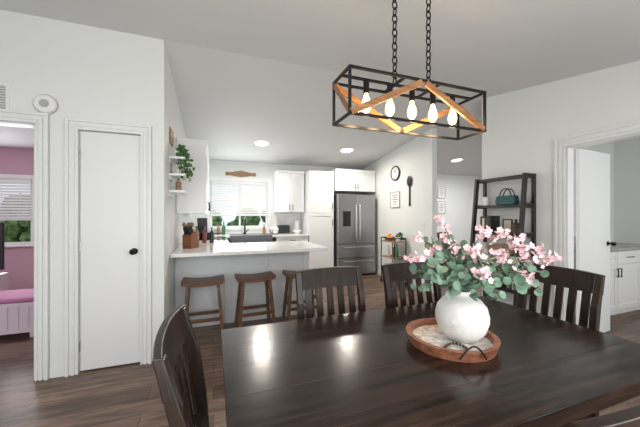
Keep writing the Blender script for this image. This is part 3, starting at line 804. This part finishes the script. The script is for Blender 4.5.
smooth_angle(single(B().rev([(0,0),(.035,0),(.035,.1),(.03,.11),(0,.11)],n=24).done('candle_jar',WHITE,loc=(3.3,2.78,Z(4))),'white candle jar on bookcase','candle'))
o=B().box(-.09,.09,-.13,.13,0,.2).done('storage_basket',BROWN,loc=(3.25,2.68,Z(1)),bevel=.012);single(o,'dark woven basket on lower bookcase shelf','basket')

# ---------------------------------------------------------------- bathroom
v=cabinet('bathroom_vanity','white shaker bathroom vanity with black handles',(4.35,2.20,0),0,1.6,.59,.85,3,3,toe=True)
single(B().box(4.34,5.96,2.17,2.855,.852,.89).done('vanity_top',GREYTOP,bevel=.004),'grey stone vanity top','countertop')
single(B().box(4.34,5.96,2.84,2.856,.891,.99).done('backsplash',GREYTOP),'grey stone backsplash above vanity','backsplash')
f=thing('bathroom_faucet','black arched bathroom faucet','faucet',(5.3,2.68,.891))
b=B();b.cyl((0,0,0),(0,0,.02),.025);b.tube([(0,0,.02),(0,0,.16)]+[(0,-.05+.05*math.cos(a),.16+.05*math.sin(a)) for a in [pi*i/8 for i in range(1,9)]],.011);smooth_angle(b.done('spout',BLACK,f))
bottle((5.0,2.5,.891),.03,.17,BLACKP,'black soap bottle on vanity','soap_bottle','soap')
hk=thing('towel_hook','small black wall hook','hook',(5.3,2.8595,1.62));B().cyl((0,0,0),(0,-.04,0),.012).done('hook_peg',BLACK,hk);B().cyl((0,-.04,0),(0,-.045,0),.02).done('hook_disc',BLACK,hk)
# ---------------------------------------------------------------- bedroom
bn=thing('storage_bench','pale blush storage bench with slatted front','bench',(-2.55,4.02,0))
b=B();b.box(-.85,.74,0,.5,.06,.38);b.box(-.85,.74,-.012,0,.06,.10);b.box(-.85,.74,-.012,0,.34,.38)
for i in range(18): x=-.84+.088*i;b.box(x,x+.03,-.012,0,.10,.34)
for x in(-.85,.69): b.box(x,x+.05,0,.05,0,.06)
b.done('bench_body',BENCHM,bn)
B().box(-.84,.73,0,.49,.382,.43).done('cushion',MAGENTA,bn,bevel=.02,label='rose pink seat cushion')
cabinet('dresser','white low bedroom dresser carrying the television',(-3.75,4.7,0),0,1.17,.4,.55,2,2)
tv=thing('television','black flat television on white dresser','television',(-3.02,4.88,.551),0)
B().box(-.50,.50,-.02,.02,.07,.68).done('tv_bezel',BLACKP,tv);B().box(-.48,.48,-.0215,-.02,.09,.66).done('tv_screen',SCREEN,tv);B().box(-.2,.2,-.08,.08,0,.015).done('tv_stand',BLACKP,tv);B().box(-.03,.03,-.01,.01,.015,.07).done('tv_neck',BLACKP,tv)
b=B();b.box(4.75,5.40,6.325,6.349,0,2.03);struct(b.done('door_3',DOORM,bevel=.003))
casing('trim_7',4.75,5.40,2.03,6.35,'x',-1)

# ---------------------------------------------------------------- lighting
w=D.worlds.new('world');C.scene.world=w;w.use_nodes=True
bg=w.node_tree.nodes['Background'];bg.inputs[0].default_value=(.86,.93,1,1);bg.inputs[1].default_value=1.1
def area(name,loc,rot,sx,sy,e,col=(1,1,1),spec=1):
    l=D.lights.new(name,'AREA');l.shape='RECTANGLE';l.size=sx;l.size_y=sy;l.energy=e;l.color=col;l.specular_factor=spec
    o=D.objects.new(name,l);COL.objects.link(o);o.location=loc;o.rotation_euler=rot;return o
area('rear_window_fill',(.35,-.62,1.25),(pi/2,0,0),4.0,1.7,94,(1,.995,.985))  # lamp added at the unseen opening behind the camera to light the room
area('bath_fill_light',(4.9,-.62,1.4),(pi/2,0,0),1.4,1.0,30,(1,.98,.95))  # added fill for the bathroom, from an unseen assumed opening
area('kitchen_window_light',(.53,6.32,1.55),(-pi/2,0,0),1.1,.9,15,(.9,.96,1),.6)
area('bedroom_window_light',(-3.4,6.32,1.4),(-pi/2,0,0),1.0,1.1,32,(.95,.98,1),.6)
area('next_room_fill_light',(6.2,4.6,2.55),(0,0,0),.8,.8,42,(.96,.97,1),.3)  # extra fill brightening the next room, no fixture here
area('bedroom_fill_light',(-2.8,4.6,2.55),(0,0,0),.5,.5,20,(1,.97,.95),.3)  # added overhead fill to lift the bedroom, not a fitted lamp

# ---------------------------------------------------------------- camera
cam=D.cameras.new('camera');cam.sensor_width=36;cam.lens=290/640*36;cam.shift_y=1.5/640;cam.clip_start=.05
co=D.objects.new('camera',cam);COL.objects.link(co);co.location=(0,0,1.32);co.rotation_euler=(pi/2,0,-math.radians(20.2))
C.scene.camera=co
C.scene.view_settings.view_transform='Standard'
C.scene.view_settings.exposure=0
